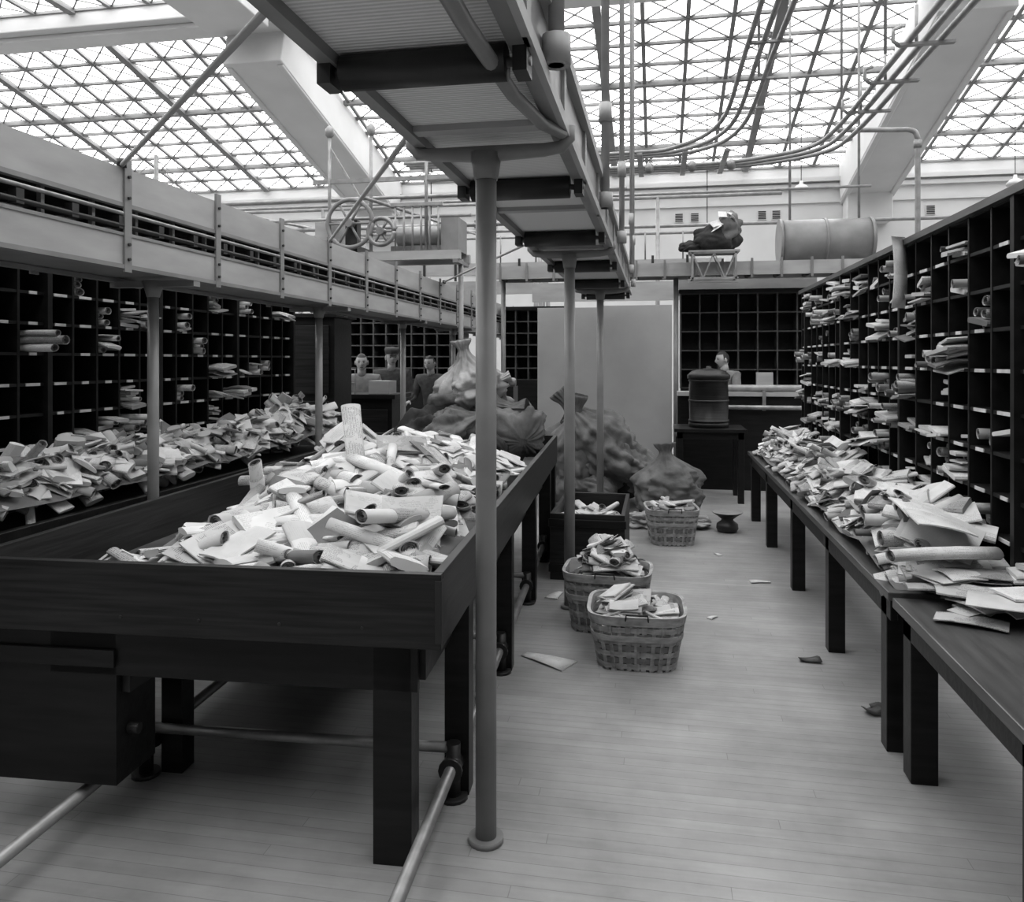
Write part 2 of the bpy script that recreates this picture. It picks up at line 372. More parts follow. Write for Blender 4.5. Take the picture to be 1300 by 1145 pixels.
# ---------------------------------------------------------------- bin table (left foreground)
TL=(-.676,2.417,0); TR=radians(2.75)
m=MB(); W=1.72; LN=4.75
m.box(-W,0,0,.032,.73,.97,WOODX); m.box(-W,0,LN-.03,LN,.73,.97,WOODX)
m.box(-.032,0,.032,LN-.03,.73,.97,WOODX); m.box(-W,-W+.03,.032,LN-.03,.73,.97,WOODX)
m.box(-W+.03,-.032,2.30,2.33,.77,.955,WOODG)
m.box(-W+.03,-.032,.032,LN-.03,.745,.77,WOODG)
m.box(-1.4,-.09,.05,.08,.57,.73,WOOD); m.box(-1.4,-.09,LN-.12,LN-.09,.57,.73,WOOD)
m.box(-.10,-.07,.08,LN-.1,.60,.73,WOOD); m.box(-1.28,-1.25,.08,LN-.1,.60,.73,WOOD)
m.box(-.24,-.11,.05,.15,0,.73,WOOD)
for y in (.54,1.75,2.95,4.1,4.6):
    m.box(-.10,-.005,y-.045,y+.045,0,.73,WOOD); m.box(-1.26,-1.17,y-.045,y+.045,0,.73,WOOD)
for y in (.95,2.3,4.5): m.box(-W+.01,-W+.1,y-.045,y+.045,0,.73,WOOD)
for k in range(4): m.cyl((-.9+.28*k-.2,-.004,.79),(-.9+.28*k-.2,.002,.79),.006,IRON,8)
m.box(-.02,.002,-.002,.05,.75,.95,IRON)
m.box(-W+.02,-1.15,.05,.28,.19,.73,WOOD); m.box(-W+.02,-1.15,.035,.05,.60,.66,WOOD); m.cyl((-1.15,.12,.36),(-1.11,.12,.36),.02,IRON,10); m.box(-1.15,-1.12,.08,.24,.50,.56,IRON)
m.obj('mail_dumping_bin_table',bevel=.004,loc=TL,rot=TR)
m=MB()
m.tube([(-.06,-1.2,.13),(-.06,LN,.13)],.022,STEEL,14); m.tube([(-1.31,-1.2,.13),(-1.31,LN,.13)],.022,STEEL,14)
m.tube([(-1.31,.47,.19),(-.06,.47,.19)],.020,STEEL,14)
for y in (-1.1,.47,1.68,2.88,4.03,4.5):
    for x in (-.06,-1.31):
        m.tube([(x,y-.05,.13),(x,y+.05,.13)],.036,IRON,14); m.tube([(x,y-.062,.13),(x,y-.045,.13)],.045,IRON,14); m.tube([(x,y+.045,.13),(x,y+.062,.13)],.045,IRON,14)
        m.tube([(x,y,.0),(x,y,.21)],.028,IRON,12); m.tube([(x,y,0),(x,y,.015)],.055,IRON,14)
for y in (1.68,2.88): m.tube([(-1.31,y,.19),(-.06,y,.19)],.020,STEEL,14)
m.obj('pipe_floor_rail',loc=TL,rot=TR)
m=MB()
def hf1(x,y):
    h=.17+.27*exp(-((x+.75)**2/.24+(y-1.5)**2/.6))+.10*exp(-((x+.25)**2/.06+(y-.7)**2/.3))+.05*noise.noise(Vector((x*4,y*4,0)))
    h*=sm(-1.5,-1.12,x-.10*sm(0,.5,y)+.12*sm(1,2,y)); h*=.75+.25*sm(0,.5,y)
    return h*(1-.5*sm(2.0,2.25,y))
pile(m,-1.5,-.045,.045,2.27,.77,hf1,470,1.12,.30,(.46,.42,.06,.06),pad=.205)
for (x,y,z,a,p) in ((-.35,.75,1.12,1.9,.1),(-.24,.48,1.06,.9,.1),(-.5,1.0,1.16,2.4,-.1),(-.30,1.2,1.12,2.0,.2),(-.25,.85,1.12,2.2,.1),(-1.1,.40,.90,.4,0)):
    roll(m,Matrix.Translation((x,y,z))@Matrix.Rotation(a,4,'Z')@Matrix.Rotation(p,4,'Y'),1.25)
for (x,y,z,a,p) in ((-.72,1.25,1.25,2.0,-.7),(-.95,.45,1.0,.9,0)):
    folded(m,Matrix.Translation((x,y,z))@Matrix.Rotation(a,4,'Z')@Matrix.Rotation(p,4,'Y'),1.25)
def hf2(x,y): return (.15+.2*exp(-((x+.8)**2/.3+(y-3.0)**2/.2))+.04*noise.noise(Vector((x*4,y*4,3))))*(1-.3*sm(-.5,-.1,x))
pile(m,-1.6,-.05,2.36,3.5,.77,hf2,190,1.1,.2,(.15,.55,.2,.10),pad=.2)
m.obj('loose_mail_pile',loc=TL,rot=TR)
m=MB(); zb=.775
m.bag((-.25,4.2,1.02),(-.9,-.1,.05),.95,.36,CANV,1,zb)
m.bag((-1.0,4.3,.98),(.9,-.35,.1),.9,.33,CANVD,2,zb)
m.bag((-.20,3.8,1.0),(-.5,.8,.3),.85,.30,CANV,3,zb)
m.bag((-1.25,3.75,.98),(.8,.2,.12),.8,.31,CANVD,4,zb)
m.bag((-1.02,4.1,1.22),(.9,-.15,.05),.85,.29,CANV,5,zb)
m.bag((-.62,4.05,1.12),(-.15,-.1,.9),.72,.27,CANVL,6,zb,1.0,crease=1.4)
m.bag((-.85,4.05,1.32),(.75,.1,.30),.55,.20,CANVL,7,zb,crease=1.4)
m.bag((-.32,3.66,.92),(-.9,.15,.15),.75,.22,CANVD,8,zb)
m.bag((-1.0,3.68,.95),(.8,.1,.45),.65,.24,CANV,9,zb)
m.obj('canvas_mail_sack_heap',loc=TL,rot=TR)

# ---------------------------------------------------------------- pigeonhole cases
def case(name, xf, sgn, y0,y1,z0,z1,col,row,depth,post=5):
    m=MB(); bk=xf+sgn*depth; lo,hi=sorted((bk,bk-sgn*.015))
    m.box(lo,hi,y0,y1,z0,z1,CASE)
    nc=int(round((y1-y0)/col)); nr=int(round((z1-z0)/row)); dy=(y1-y0)/nc; dz=(z1-z0)/nr
    for i in range(nc+1):
        y=y0+i*dy; t=.016 if i%post else .035; e=0 if i%post else .02
        p,q=sorted((xf-sgn*e,xf+sgn*depth)); m.box(p,q,y-t/2,y+t/2,z0,z1,CASE)
    for j in range(nr+1):
        z=z0+j*dz; p,q=sorted((xf+sgn*.004,xf+sgn*(depth-.01))); m.box(p,q,y0,y1,z-.008,z+.008,CASE)
        if j<nr:
            for i in range(nc):
                yc=y0+(i+.5)*dy; w=dy*R.uniform(.12,.27)
                if R.random()<.75:
                    p,q=sorted((xf-sgn*.001,xf+sgn*.004)); m.box(p,q,yc-w,yc+w,z-.008,z+.008,LAB)
    p,q=sorted((xf-sgn*.03,xf+sgn*depth)); m.box(p,q,y0-.02,y1+.02,z1,z1+.035,WOODM)
    o=m.obj(name); return nc,nr,dy,dz
def casemail(name, xf, sgn, y0,z0,nc,nr,dy,dz,prob,outs=(-.05,-.02,0,.02,.06,.1)):
    m=MB()
    for i in range(nc):
        for j in range(nr):
            p=prob(i,j)
            if R.random()>p: continue
            n=R.randint(2,9); z=z0+j*dz+.012; cellout=R.choice(outs); rolly=R.random()<.5
            for k in range(n):
                L=R.uniform(.22,.30); t=R.uniform(.008,.026); w=dy*R.uniform(.5,.85)
                if z+t*1.6>z0+(j+1)*dz-.020: break
                prot=cellout+R.uniform(-.05,.07); xc=xf-sgn*(prot-L/2)
                M=Matrix.Translation((xc,y0+(i+.5)*dy+R.uniform(-.02,.02),z+t/2))@Matrix.Rotation(R.uniform(-.22,.22),4,'Z')@Matrix.Rotation(R.uniform(-.2,.2),4,'X')
                if R.random()<(.8 if rolly else .15):
                    r=R.uniform(.013,.026); M=M@Matrix.Translation((0,R.uniform(-.3,.3)*dy if dy>.22 else 0,r-t/2)); 
                    if z+2*r>z0+(j+1)*dz-.02: break
                    pr=[(r*1.4*cos(2*pi*a/10), r*sin(2*pi*a/10)) for a in range(10)]
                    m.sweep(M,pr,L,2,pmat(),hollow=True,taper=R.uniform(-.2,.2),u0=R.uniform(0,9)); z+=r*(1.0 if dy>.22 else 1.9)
                else:
                    pr=[(-w/2,0),(-w/2+.006,-t/2),(w/2-.006,-t/2),(w/2,-t*.2),(w/2,t*.2),(w/2-.006,t/2),(-w/2+.006,t/2)]
                    m.sweep(M,pr,L,3,pmat(),bend=R.uniform(0,.04) if prot>.05 else 0,u0=R.uniform(0,9),smooth=False); z+=t+.003
    return m.obj(name)
nc,nr,dy,dz=case('pigeonhole_sorting_case',-3.35,-1,1.85,6.85,.85,2.19,.2,.168,.33)
def pl(i,j):
    n=noise.noise(Vector((i*.45,j*.6,4.2))); return .07+ (.7 if n>.17 else 0)+(.4 if j<2 else 0)
casemail('pigeonhole_mail',-3.35,-1,1.85,.85,nc,nr,dy,dz,pl,(-.03,0,.03,.08,.13))
nc,nr,dy,dz=case('pigeonhole_sorting_case',1.45,1,2.0,8.47,.70,2.33,.26,.181,.33,6)
def prr(i,j):
    n=noise.noise(Vector((i*.4,j*.5,9.2))); return (.48+.55*n+(.25 if j in(1,2,3) else 0)) if i>6 else .10
casemail('pigeonhole_mail',1.45,1,2.0,.70,nc,nr,dy,dz,prr,(-.06,-.04,-.02,0,.02,.05,.09))
m=MB(); m.box(-3.7,-2.8,1.6,7.0,.815,.85,WOODM); m.box(-2.84,-2.8,1.6,7.0,.72,.90,WOOD)
for y in (1.7,3.0,4.3,5.6,6.9): m.box(-2.93,-2.85,y-.04,y+.04,0,.815,WOOD); m.box(-3.65,-3.57,y-.04,y+.04,0,.815,WOOD)
m.obj('sorting_bench',bevel=.003)
m=MB()
def hfl(x,y): return .14+.17*exp(-((x+3.1)**2/.06))*(.9+.9*noise.noise(Vector((y*.9,0,1.3)))**2*2+.35*sm(5,6.3,y))+.03*noise.noise(Vector((x*5,y*5,2)))
pile(m,-3.33,-2.86,1.9,7.0,.85,hfl,640,1.1,.3,(.48,.38,.09,.05),pad=.15)
m.obj('bench_mail_heap')
m=MB()
m.box(.93,1.82,3.46,8.6,.665,.70,WOODM); m.box(.95,.98,3.5,8.55,.57,.665,WOOD)
for y in (3.60,4.75,5.97,7.3,8.45): m.box(.95,1.04,y-.045,y+.045,0,.665,WOOD); m.box(1.7,1.79,y-.045,y+.045,0,.665,WOOD)
m.obj('sorting_table',bevel=.004)
m=MB()
m.box(.94,1.82,.6,3.44,.645,.685,WOODM); m.box(.97,1.0,.65,3.4,.55,.645,WOOD)
for y in (3.35,2.30,.8): m.box(.97,1.07,y-.05,y+.05,0,.645,WOOD); m.box(1.7,1.79,y-.05,y+.05,0,.645,WOOD)
m.obj('sorting_table',bevel=.004)
m=MB()
def hfr(x,y): 
    h=(.09+.14*exp(-((x-1.26)**2/.04)))*(.75+.9*abs(noise.noise(Vector((y*1.1,5,1.3)))))+.02*noise.noise(Vector((x*5,y*5,2)))
    return h*sm(3.40,3.8,y)
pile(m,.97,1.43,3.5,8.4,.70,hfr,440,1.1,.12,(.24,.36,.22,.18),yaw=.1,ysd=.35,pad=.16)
for k in range(26):
    M=Matrix.Translation((R.uniform(1.12,1.38),R.uniform(3.1,3.5),.70+.006*k*.6))@Matrix.Rotation(R.gauss(0,.5),4,'Z')
    flatmail(m,M,.8)
for k in range(7):
    roll(m,Matrix.Translation((R.uniform(1.12,1.26),3.5+.09*k,.82+R.uniform(0,.10)))@Matrix.Rotation(R.uniform(-.3,.3),4,'Z'),1.2)
for k in range(4):
    flatmail(m,Matrix.Translation((1.18+.03*k,3.62+.16*k,.97))@Matrix.Rotation(R.uniform(-.5,.5),4,'Z')@Matrix.Rotation(.25,4,'Y')@Matrix.Rotation(.2,4,'X'),1.15,PAP[0])
m.obj('table_mail_heap')
m=MB(); m.sweep(Matrix.Translation((1.40,4.95,2.17))@Matrix.Rotation(pi/2,4,'Y')@Matrix.Rotation(pi/3,4,'X'),[(-.05,-.002),(.05,-.002),(.05,.002),(-.05,.002)],.42,6,PAP[0],bend=.02)
m.obj('hanging_paper_strip')

# ---------------------------------------------------------------- overhead belt conveyor
m=MB(); x0,x1=-.83,-.31; ZC=2.42
m.box(x0+.04,x1-.04,-1,9.1,ZC,ZC+.02,RIB)
m.box(x0,x0+.04,-1,9.1,ZC-.03,ZC+.05,PAINT); m.box(x0+.02,x0+.04,-1,9.1,ZC+.05,ZC+.22,PAINTL)
m.box(x1-.04,x1,-1,9.1,ZC-.02,ZC+.22,PAINT); m.box(x1,x1+.03,-1,9.1,ZC+.19,ZC+.235,PAINTL); m.box(x1,x1+.02,-1,9.1,ZC-.02,ZC+.02,PAINTL)
m.box(x0+.04,x1-.04,-1,9.1,ZC+.12,ZC+.13,CANVD)
for y in [ .5,1.88,3.28,4.65,6.05,7.45,8.8]:
    m.cyl((x0+.05,y,ZC-.045),(x1-.05,y,ZC-.045),.045,IRON,18); m.cyl((x0-.01,y,ZC-.045),(x1+.01,y,ZC-.045),.012,STEEL,10)
    m.box(x0-.005,x0+.03,y-.04,y+.04,ZC-.08,ZC+.02,IRON); m.box(x1-.03,x1+.005,y-.04,y+.04,ZC-.08,ZC+.02,IRON)
    m.box(x0+.04,x1-.04,y+.6,y+.66,ZC-.02,ZC,PAINTL)
for k in range(12): m.box(x1,x1+.012,.3+k*.75,.36+k*.75,ZC-.02,ZC+.2,PAINTL)
m.tube([(-.40,.6,2.36),(-.40,1.6,2.36),(-.385,2.1,2.37),(-.35,2.4,2.38),(-.31,2.58,2.40)],.02,PAINT,12)
for y in (2.645,5.25,8.11):
    X=-.58
    m.cyl((X,y,0),(X,y,2.36),.036,PAINT,24); m.tube([(X,y,0),(X,y,.02)],.060,PAINT,20); m.tube([(X,y,2.27),(X,y,2.36)],[.040,.055],PAINT,20)
    pts=[(x0-.02,y,2.44),(x0-.018,y,2.40),(x0+.01,y,2.372),(x0+.07,y,2.365),(X,y,2.36),(x1-.07,y,2.365),(x1-.01,y,2.372),(x1+.018,y,2.40),(x1+.02,y,2.44)]
    m.tube(pts,[.018,.02,.022,.024,.03,.024,.022,.02,.018],PAINT,12)
for (x,y,r) in ((-.27,2.12,.022),(-.27,4.15,.022),(-.24,5.4,.018),(-.85,4.15,.014),(-.24,7.3,.014),(-.26,8.6,.014)):
    m.cyl((x,y,2.45),(x,y,8.0),r,PAINTL,12); m.tube([(x,y,2.9),(x,y,3.0)],r*1.6,PAINTL,12); m.tube([(x,y,2.45),(x,y,2.53)],r*1.8,PAINTL,12)
m.obj('overhead_belt_conveyor')
m=MB(); xa,xb=-2.95,-2.50
for x,d in ((xb,.022),(xa,-.022)):
    p,q=sorted((x,x+d)); m.box(p,q,.8,16,2.39,2.56,PAINTL); m.box(p,q,.8,16,2.10,2.245,PAINTL)
    m.box(p-.006,q+.006,.8,16,2.375,2.395,PAINT); m.box(p-.006,q+.006,.8,16,2.24,2.255,PAINT); m.box(p-.01,q+.01,.8,16,2.085,2.105,PAINT)
m.box(xa,xb,.8,16,2.42,2.43,CANVD); m.box(xa,xb,.8,16,2.11,2.13,PAINT)
y=1.0
while y<16:
    m.box(xb+.022,xb+.034,y-.025,y+.025,2.07,2.60,PAINT); m.box(xa-.034,xa-.022,y-.025,y+.025,2.07,2.60,PAINT)
    for z in (2.13,2.2,2.42,2.52): m.cyl((xb+.03,y,z),(xb+.045,y,z),.008,IRON,8)
    y+=.78
y=.9
while y<16: m.cyl((xa,y,2.30),(xb,y,2.30),.02,IRON,10); m.box(xb-.01,xb+.03,y-.02,y+.02,2.27,2.33,IRON); m.box(xb-.03,xb-.01,y+.15,y+.17,2.24,2.4,STEEL); y+=.30
m.tube([(xb+.02,.8,2.345),(xb+.02,16,2.345)],.010,STEEL,8); m.tube([(xb+.02,.8,2.285),(xb+.02,16,2.285)],.012,IRON,8)
for y in (1.75,3.91,6.07,8.24,10.4,12.6,14.8):
    m.cyl((-2.735,y,0),(-2.735,y,2.08),.030,PAINT,20); m.tube([(-2.735,y,2.0),(-2.735,y,2.09)],[.034,.06],PAINT,16); m.box(xa-.03,xb+.03,y-.03,y+.03,2.055,2.088,PAINT); m.tube([(-2.735,y,0),(-2.735,y,.02)],.06,PAINT,16)
m.obj('long_trough_conveyor')
m=MB()
m.tube([(-2.48,3.31,2.57),(-.84,1.65,2.47)],.011,PAINTL,10); m.tube([(-2.48,5.7,2.57),(-.85,2.66,2.46)],.011,PAINTL,10); m.tube([(-2.48,9.0,2.58),(-.85,5.3,2.46)],.010,PAINTL,10)
for p in ((-2.48,3.31,2.55),(-2.48,5.7,2.56),(-2.48,9.0,2.58)): m.tube([(p[0],p[1],2.56),(p[0],p[1],2.60)],.022,IRON,10)
m.obj('conveyor_brace_rods')

# ---------------------------------------------------------------- conduit runs
def smooth(pts, k=6):
    out=[]; P=[Vector(p) for p in pts]
    for i in range(len(P)-1):
        a=P[max(i-1,0)];b=P[i];c=P[i+1];d=P[min(i+2,len(P)-1)]
        for t in range(k):
            t/=k; out.append(.5*((2*b)+(-a+c)*t+(2*a-5*b+4*c-d)*t*t+(-a+3*b-3*c+d)*t**3))
    out.append(P[-1]); return out
m=MB()
for k in range(3):
    o=k*.11
    m.tube(smooth([(2.05-o,1,4.0),(2.05-o,4,4.0),(2.03-o,6.5,4.0),(2.0-o,8.6-o,4.0),(1.85-o,9.35-o,4.0),(1.3-o,9.75-o,4.0),(.6,9.88-o,4.0),(-.3,9.9-o,4.0),(-3,9.9-o,4.0)]),.024,PIPEL,10)
    m.tube(smooth([(.95-o,1,4.1),(.93-o,4,4.1),(.90-o,6.4,4.08),(.84-o,8.3-o,4.03),(.45-o,9.1-o,4.02),(-.4,9.3-o,4.02),(-3,9.3-o,4.02)]),.022,PIPEL,10)
for y in (2.5,3.5,4.5,5.4,6.2,7.0,7.8):
    m.box(1.74,2.12,y-.025,y+.025,3.955,3.975,STEEL); m.cyl((1.86,y,3.97),(1.86,y,4.25),.012,STEEL,8)
    m.tube([(1.74,y,3.96),(1.70,y,4.0),(1.70,y,4.08),(1.76,y,4.1)],.016,PIPEL,8)
    m.box(.68,1.0,y-.02,y+.02,4.05,4.068,STEEL)
for y in (3.5,5.4,7.0): m.cyl((1.86,y,4.2),(1.86,y,8.0),.014,PIPEL,8); m.cyl((.85,y,4.06),(.85,y,8.0),.012,PIPEL,8)
for x in (-.2,.3,.75): 
    m.box(x-.03,x+.03,8.9,10.0,3.95,3.972,STEEL); m.lathe((x+.1,9.6,3.9),[(.02,0),(.05,.02),(.05,.1),(.02,.13)],STEEL,12)
m.obj('pneumatic_tube_runs')
m=MB(); m.tube(smooth([(1.9,9.0,4.14),(2.5,9.1,4.14),(2.68,9.14,4.14),(2.75,9.15,4.07),(2.76,9.16,3.8),(2.76,9.16,2),(2.76,9.16,0)]),.028,PIPEL,12); m.tube([(2.76,9.16,3.95),(2.76,9.16,4.03)],.042,PIPEL,12)
m.cyl((1.95,9.0,4.14),(1.95,9.0,8.0),.014,PIPEL,8)
m.obj('heating_pipe')

# ---------------------------------------------------------------- baskets
def basket(name, cx, cy, rot, w, l, h, mail=30, seed=0, over=.10):
    m=MB(); n=36
    def per(t, k):
        c=cos(t); s_=sin(t); e=.45
        return (math.copysign(abs(c)**e,c)*w/2*k, math.copysign(abs(s_)**e,s_)*l/2*k)
    def P(t,z,off=0):
        k=.80+.20*(z/h); x,y=per(t,k); d=Vector((x,y,0)).normalized(); return Vector((x,y,z))+d*off
    nb=8
    ts=[]
    raw=[(2*pi*i/720) for i in range(721)]; acc=[0]
    for i in range(720):
        a=per(raw[i],1); b=per(raw[i+1],1); acc.append(acc[-1]+sqrt((a[0]-b[0])**2+(a[1]-b[1])**2))
    j=0
    for i in range(n*2):
        tgt=acc[-1]*i/(n*2)
        while acc[j+1]<tgt: j+=1
        ts.append(raw[j])
    def ribbon(z0,z1,amp,ph,th,mat):
        b=len(m.v); N=len(ts)
        for i,t in enumerate(ts):
            o = amp*(1 if (i//2+ph)%2 else -1) if i%2==0 else 0
            for z in (z0,z1):
                for q in (0,th): m.v.append(P(t,z,o+q))
        for i in range(N):
            a=b+i*4; c=b+((i+1)%N)*4
            for f in ((a+1,c+1,c+3,a+3),(a,a+2,c+2,c),(a+2,a+3,c+3,c+2),(a,c,c+1,a+1)): m.face(list(f),mat)
    for k in range(nb):
        z0=.012+(h-.03)*k/nb; ribbon(z0,z0+(h-.03)/nb*.86,.006,k,.002,SPLD if k%2 else SPL)
    for i in range(0,len(ts),2):
        t=ts[i]; a=P(t,.0,0); b=P(t,h,0); d=Vector((a.x,a.y,0)).normalized(); tg=Vector((-d.y,d.x,0))
        q=len(m.v); wd=.013
        for p in (a,b):
            for s1 in (-1,1):
                for s2 in (-.001,.001): m.v.append(p+tg*wd*s1+d*s2)
        for f in ((0,1,3,2),(4,6,7,5),(0,4,5,1),(2,3,7,6),(0,2,6,4),(1,5,7,3)): m.face([q+z for z in f], SPL)
    ribbon(h-.045,h+.004,0,0,.010,SPL); 
    ribbon(h-.04,h+.002,-.0,0,-.010,SPL); ribbon(h*.56,h*.56+.03,0,0,.012,SPL)
    b=len(m.v)
    for t in ts: m.v.append(P(t,.01))
    m.face([b+i for i in range(len(ts))],SPLD)
    for x in (-.12,0,.12): m.box(x-.015,x+.015,-l*.4,l*.4,0,.01,SPL)
    for s_ in (-1,1): m.tube([(-.06,s_*l/2,h-.02),(-.055,s_*(l/2+.02),h+.02),(.055,s_*(l/2+.02),h+.02),(.06,s_*l/2,h-.02)],.006,IRON,8)
    T=MB()
    def hb(x,y): return h*.78+over*exp(-(x*x+y*y)/.06)+.03*noise.noise(Vector((x*6+seed,y*6,0)))
    pile(T,-w*.42,w*.42,-l*.42,l*.42,.02,hb,mail,.9,.3,(.3,.4,.22,.08),top=.12)
    base=len(m.v); m.v+=T.v
    for f,mi,uv,s2 in zip(T.f,T.m,T.uv,T.sm): m.face([i+base for i in f],T.mats[mi],uv,s2)
    m.obj(name,loc=(cx,cy,0),rot=rot)
basket('splint_mail_basket',-.115,4.43,.03,.52,.50,.30,40,1,.08)
basket('splint_mail_basket',-.305,4.95,-.03,.53,.44,.36,70,2,.20)
basket('splint_mail_basket',.12,7.35,.12,.46,.5,.32,26,3,.08)
m=MB(); m.box(-.80,-.24,5.9,5.93,0,.5,WOODX); m.box(-.80,-.24,6.87,6.9,0,.5,WOODX); m.box(-.80,-.77,5.93,6.87,0,.5,WOODX); m.box(-.27,-.24,5.93,6.87,0,.5,WOODX); m.box(-.77,-.27,5.93,6.87,.03,.05,WOODX)
m.box(-.81,-.23,5.885,5.9,.40,.46,WOOD); m.box(-.81,-.23,5.885,5.9,.06,.12,WOOD)
m.obj('wooden_crate',bevel=.004)
m=MB(); pile(m,-.75,-.29,5.95,6.85,.06,lambda x,y:.33+.05*noise.noise(Vector((x*5,y*5,0))),60,.85); m.obj('crate_mail')
# sacks on floor
m=MB(); 
m.bag((-.30,8.95,.30),(-.62,-.05,.75),1.30,.40,CANV,11,.004,.9)
m.bag((-.05,9.2,.27),(-.9,-.05,.34),1.25,.36,CANVD,12,.004,.8)
m.bag((.02,8.95,.26),(-.75,.05,.48),1.05,.33,CANV,13,.004,.8)
m.bag((-.45,8.68,.16),(-.9,.2,.25),.85,.25,CANV,14,.004,.8)
m.bag((-1.10,8.9,.05),(.2,-.1,1),1.25,.34,CANV,16,.004,.85)
m.bag((-.75,8.95,.55),(-.3,.1,.8),.75,.30,CANVD,17,.004,.85)
m.obj('slumped_mail_sacks')
m=MB(); m.bag((.15,8.30,.02),(-.10,.10,1),.78,.36,CANV,15,.004,.95,crease=.8)
m.obj('tied_mail_sack')
m=MB(); m.bag((.52,8.0,.05),(-.9,-.1,.03),.62,.15,CANVL,21,.003,.45,crease=1.5); m.bag((-.4,8.0,.06),(.9,-.1,.02),.62,.18,CANVL,22,.003,.45,crease=1.5); m.obj('empty_canvas_sacks')
m=MB(); m.lathe((.66,7.85,0),[(.07,0),(.09,.01),(.105,.04),(.10,.08),(.06,.11),(.055,.125),(.10,.16),(.14,.185),(.145,.19),(.135,.188),(.09,.155),(.04,.12)],IRON,28); m.lathe((.66,7.85,.19),[(.132,0),(.146,.001),(.146,.004),(.132,.004)],PIPEL,28)
m.obj('spittoon')
m=MB()
for (x,y,a,s_) in ((-.60,4.30,2.7,1.0),(.75,6.1,.1,.5),(-.70,5.5,1.3,.6),(.35,5.2,.8,.25),(.5,6.9,2.0,.3)):
    L=.3*s_; pr=[(-.05*s_,-.002),(.06*s_,-.002),(.06*s_,.002),(-.05*s_,.002)]
    m.sweep(Matrix.Translation((x,y,.010))@Matrix.Rotation(a,4,'Z'),pr,L,4,PAP[0],bend=.005,taper=-.9)
m.obj('dropped_letters')
m=MB()
for (x,y,a,L,w,bd) in ((.99,3.93,.3,.09,.035,-.02),(1.03,3.95,1.7,.06,.03,-.015),(.82,4.55,.1,.11,.03,-.006)):
    pr=[(-w,.0),(w,.0),(w*1.1,.004),(0,.012),(-w*1.1,.004)]
    m.sweep(Matrix.Translation((x,y,.006))@Matrix.Rotation(a,4,'Z'),pr,L,5,LEATH,bend=bd,taper=.7)
m.obj('leather_scraps')

# ---------------------------------------------------------------- back area furniture
m=MB(); m.box(-1.48,-.72,9.75,9.78,.02,2.31,BOARD); m.box(-.715,.17,9.74,9.77,.02,2.33,BOARD)
for x in (-1.48,-.74,.13): m.box(x,x+.04,9.78,9.83,0,2.3,BOARD)
m.box(-1.48,.17,9.70,9.86,0,.03,BOARD); m.obj('plywood_partition_screen',bevel=.003)
m=MB(); m.box(.19,1.01,9.36,10.08,.82,.86,WOOD); m.box(.22,.98,9.40,10.04,.74,.82,WOOD)
for x in (.22,.91):
    for y in (9.40,9.97): m.box(x,x+.07,y,y+.07,0,.82,WOOD)
m.obj('side_table',bevel=.004)
m=MB(); m.lathe((.60,9.70,.862),[(.20,0),(.235,.0),(.235,.05),(.225,.055),(.23,.30),(.225,.57),(.25,.575),(.25,.62),(.235,.63),(.20,.665),(.10,.69),(.03,.70),(.03,.72),(.01,.725)],WOODX,32)
for z in (.06,.30,.54): m.lathe((.60,9.70,.862+z),[(.228,0),(.237,.001),(.237,.025),(.228,.026)],IRON,32)
m.obj('lidded_wooden_tub')
m=MB(); m.box(.25,2.4,10.35,10.75,1.20,1.25,PAINTL); m.box(.28,2.4,10.40,10.44,0,1.2,WOOD); m.box(.25,.29,10.38,10.72,0,1.2,WOOD)
m.cyl((.4,10.45,1.30),(2.3,10.45,1.30),.045,PIPEL,14); m.cyl((.4,10.33,1.06),(2.3,10.33,1.06),.03,STEEL,14)
for x in (.4,1.3,2.2): m.box(x,x+.04,10.33,10.42,1.02,1.27,STEEL)
m.box(1.25,1.45,10.5,10.6,1.25,1.5,PAINTL)
m.obj('sorting_counter')
def casefront(name, xc0,xc1,y,z0,z1,col,row,depth=.35,base=True):
    m=MB(); nc=int(round((xc1-xc0)/col)); nr=int(round((z1-z0)/row))
    m.box(xc0,xc1,y+depth-.02,y+depth,z0,z1,CASE)
    for i in range(nc+1):
        x=xc0+(xc1-xc0)*i/nc; m.box(x-.01,x+.01,y,y+depth,z0,z1,WOODG)
    for j in range(nr+1):
        z=z0+(z1-z0)*j/nr; m.box(xc0,xc1,y+.002,y+depth,z-.009,z+.009,WOODG)
    m.box(xc0-.03,xc1+.03,y-.03,y+depth,z1,z1+.05,WOOD)
    if base: m.box(xc0,xc1,y,y+depth,0,z0,WOOD)
    return m.obj(name)
casefront('rear_pigeonhole_case',.33,2.75,11.7,1.25,2.62,.28,.26)
m=MB(); m.box(.3,2.2,11.65,12.1,2.68,2.92,PAINTL); m.box(.28,2.22,11.6,12.15,2.9,2.94,PAINTL); m.obj('storage_box')
casefront('rear_pigeonhole_case',-5.2,-3.05,12.2,1.35,2.45,.22,.2)
casefront('rear_pigeonhole_case',-2.40,-1.4,12.2,1.35,2.45,.22,.2)
m=MB(); m.box(-4.05,-3.15,7.35,7.8,0,2.08,WOOD); m.box(-4.0,-3.62,7.33,7.35,.12,1.25,WOODX); m.box(-3.58,-3.2,7.33,7.35,.12,1.25,WOODX); m.box(-4.0,-3.62,7.33,7.35,1.32,2.0,WOODX); m.box(-3.58,-3.2,7.33,7.35,1.32,2.0,WOODX); m.box(-4.09,-3.11,7.3,7.84,2.08,2.12,WOOD)
m.obj('dark_wooden_cupboard',bevel=.005)
m=MB(); m.box(-3.95,-2.95,8.5,9.0,0,1.22,WOOD); m.box(-4.0,-2.9,8.45,9.05,1.22,1.27,WOOD); m.box(-3.9,-3.45,8.48,8.5,.1,1.1,WOODX); m.box(-3.4,-3.0,8.48,8.5,.1,1.1,WOODX)
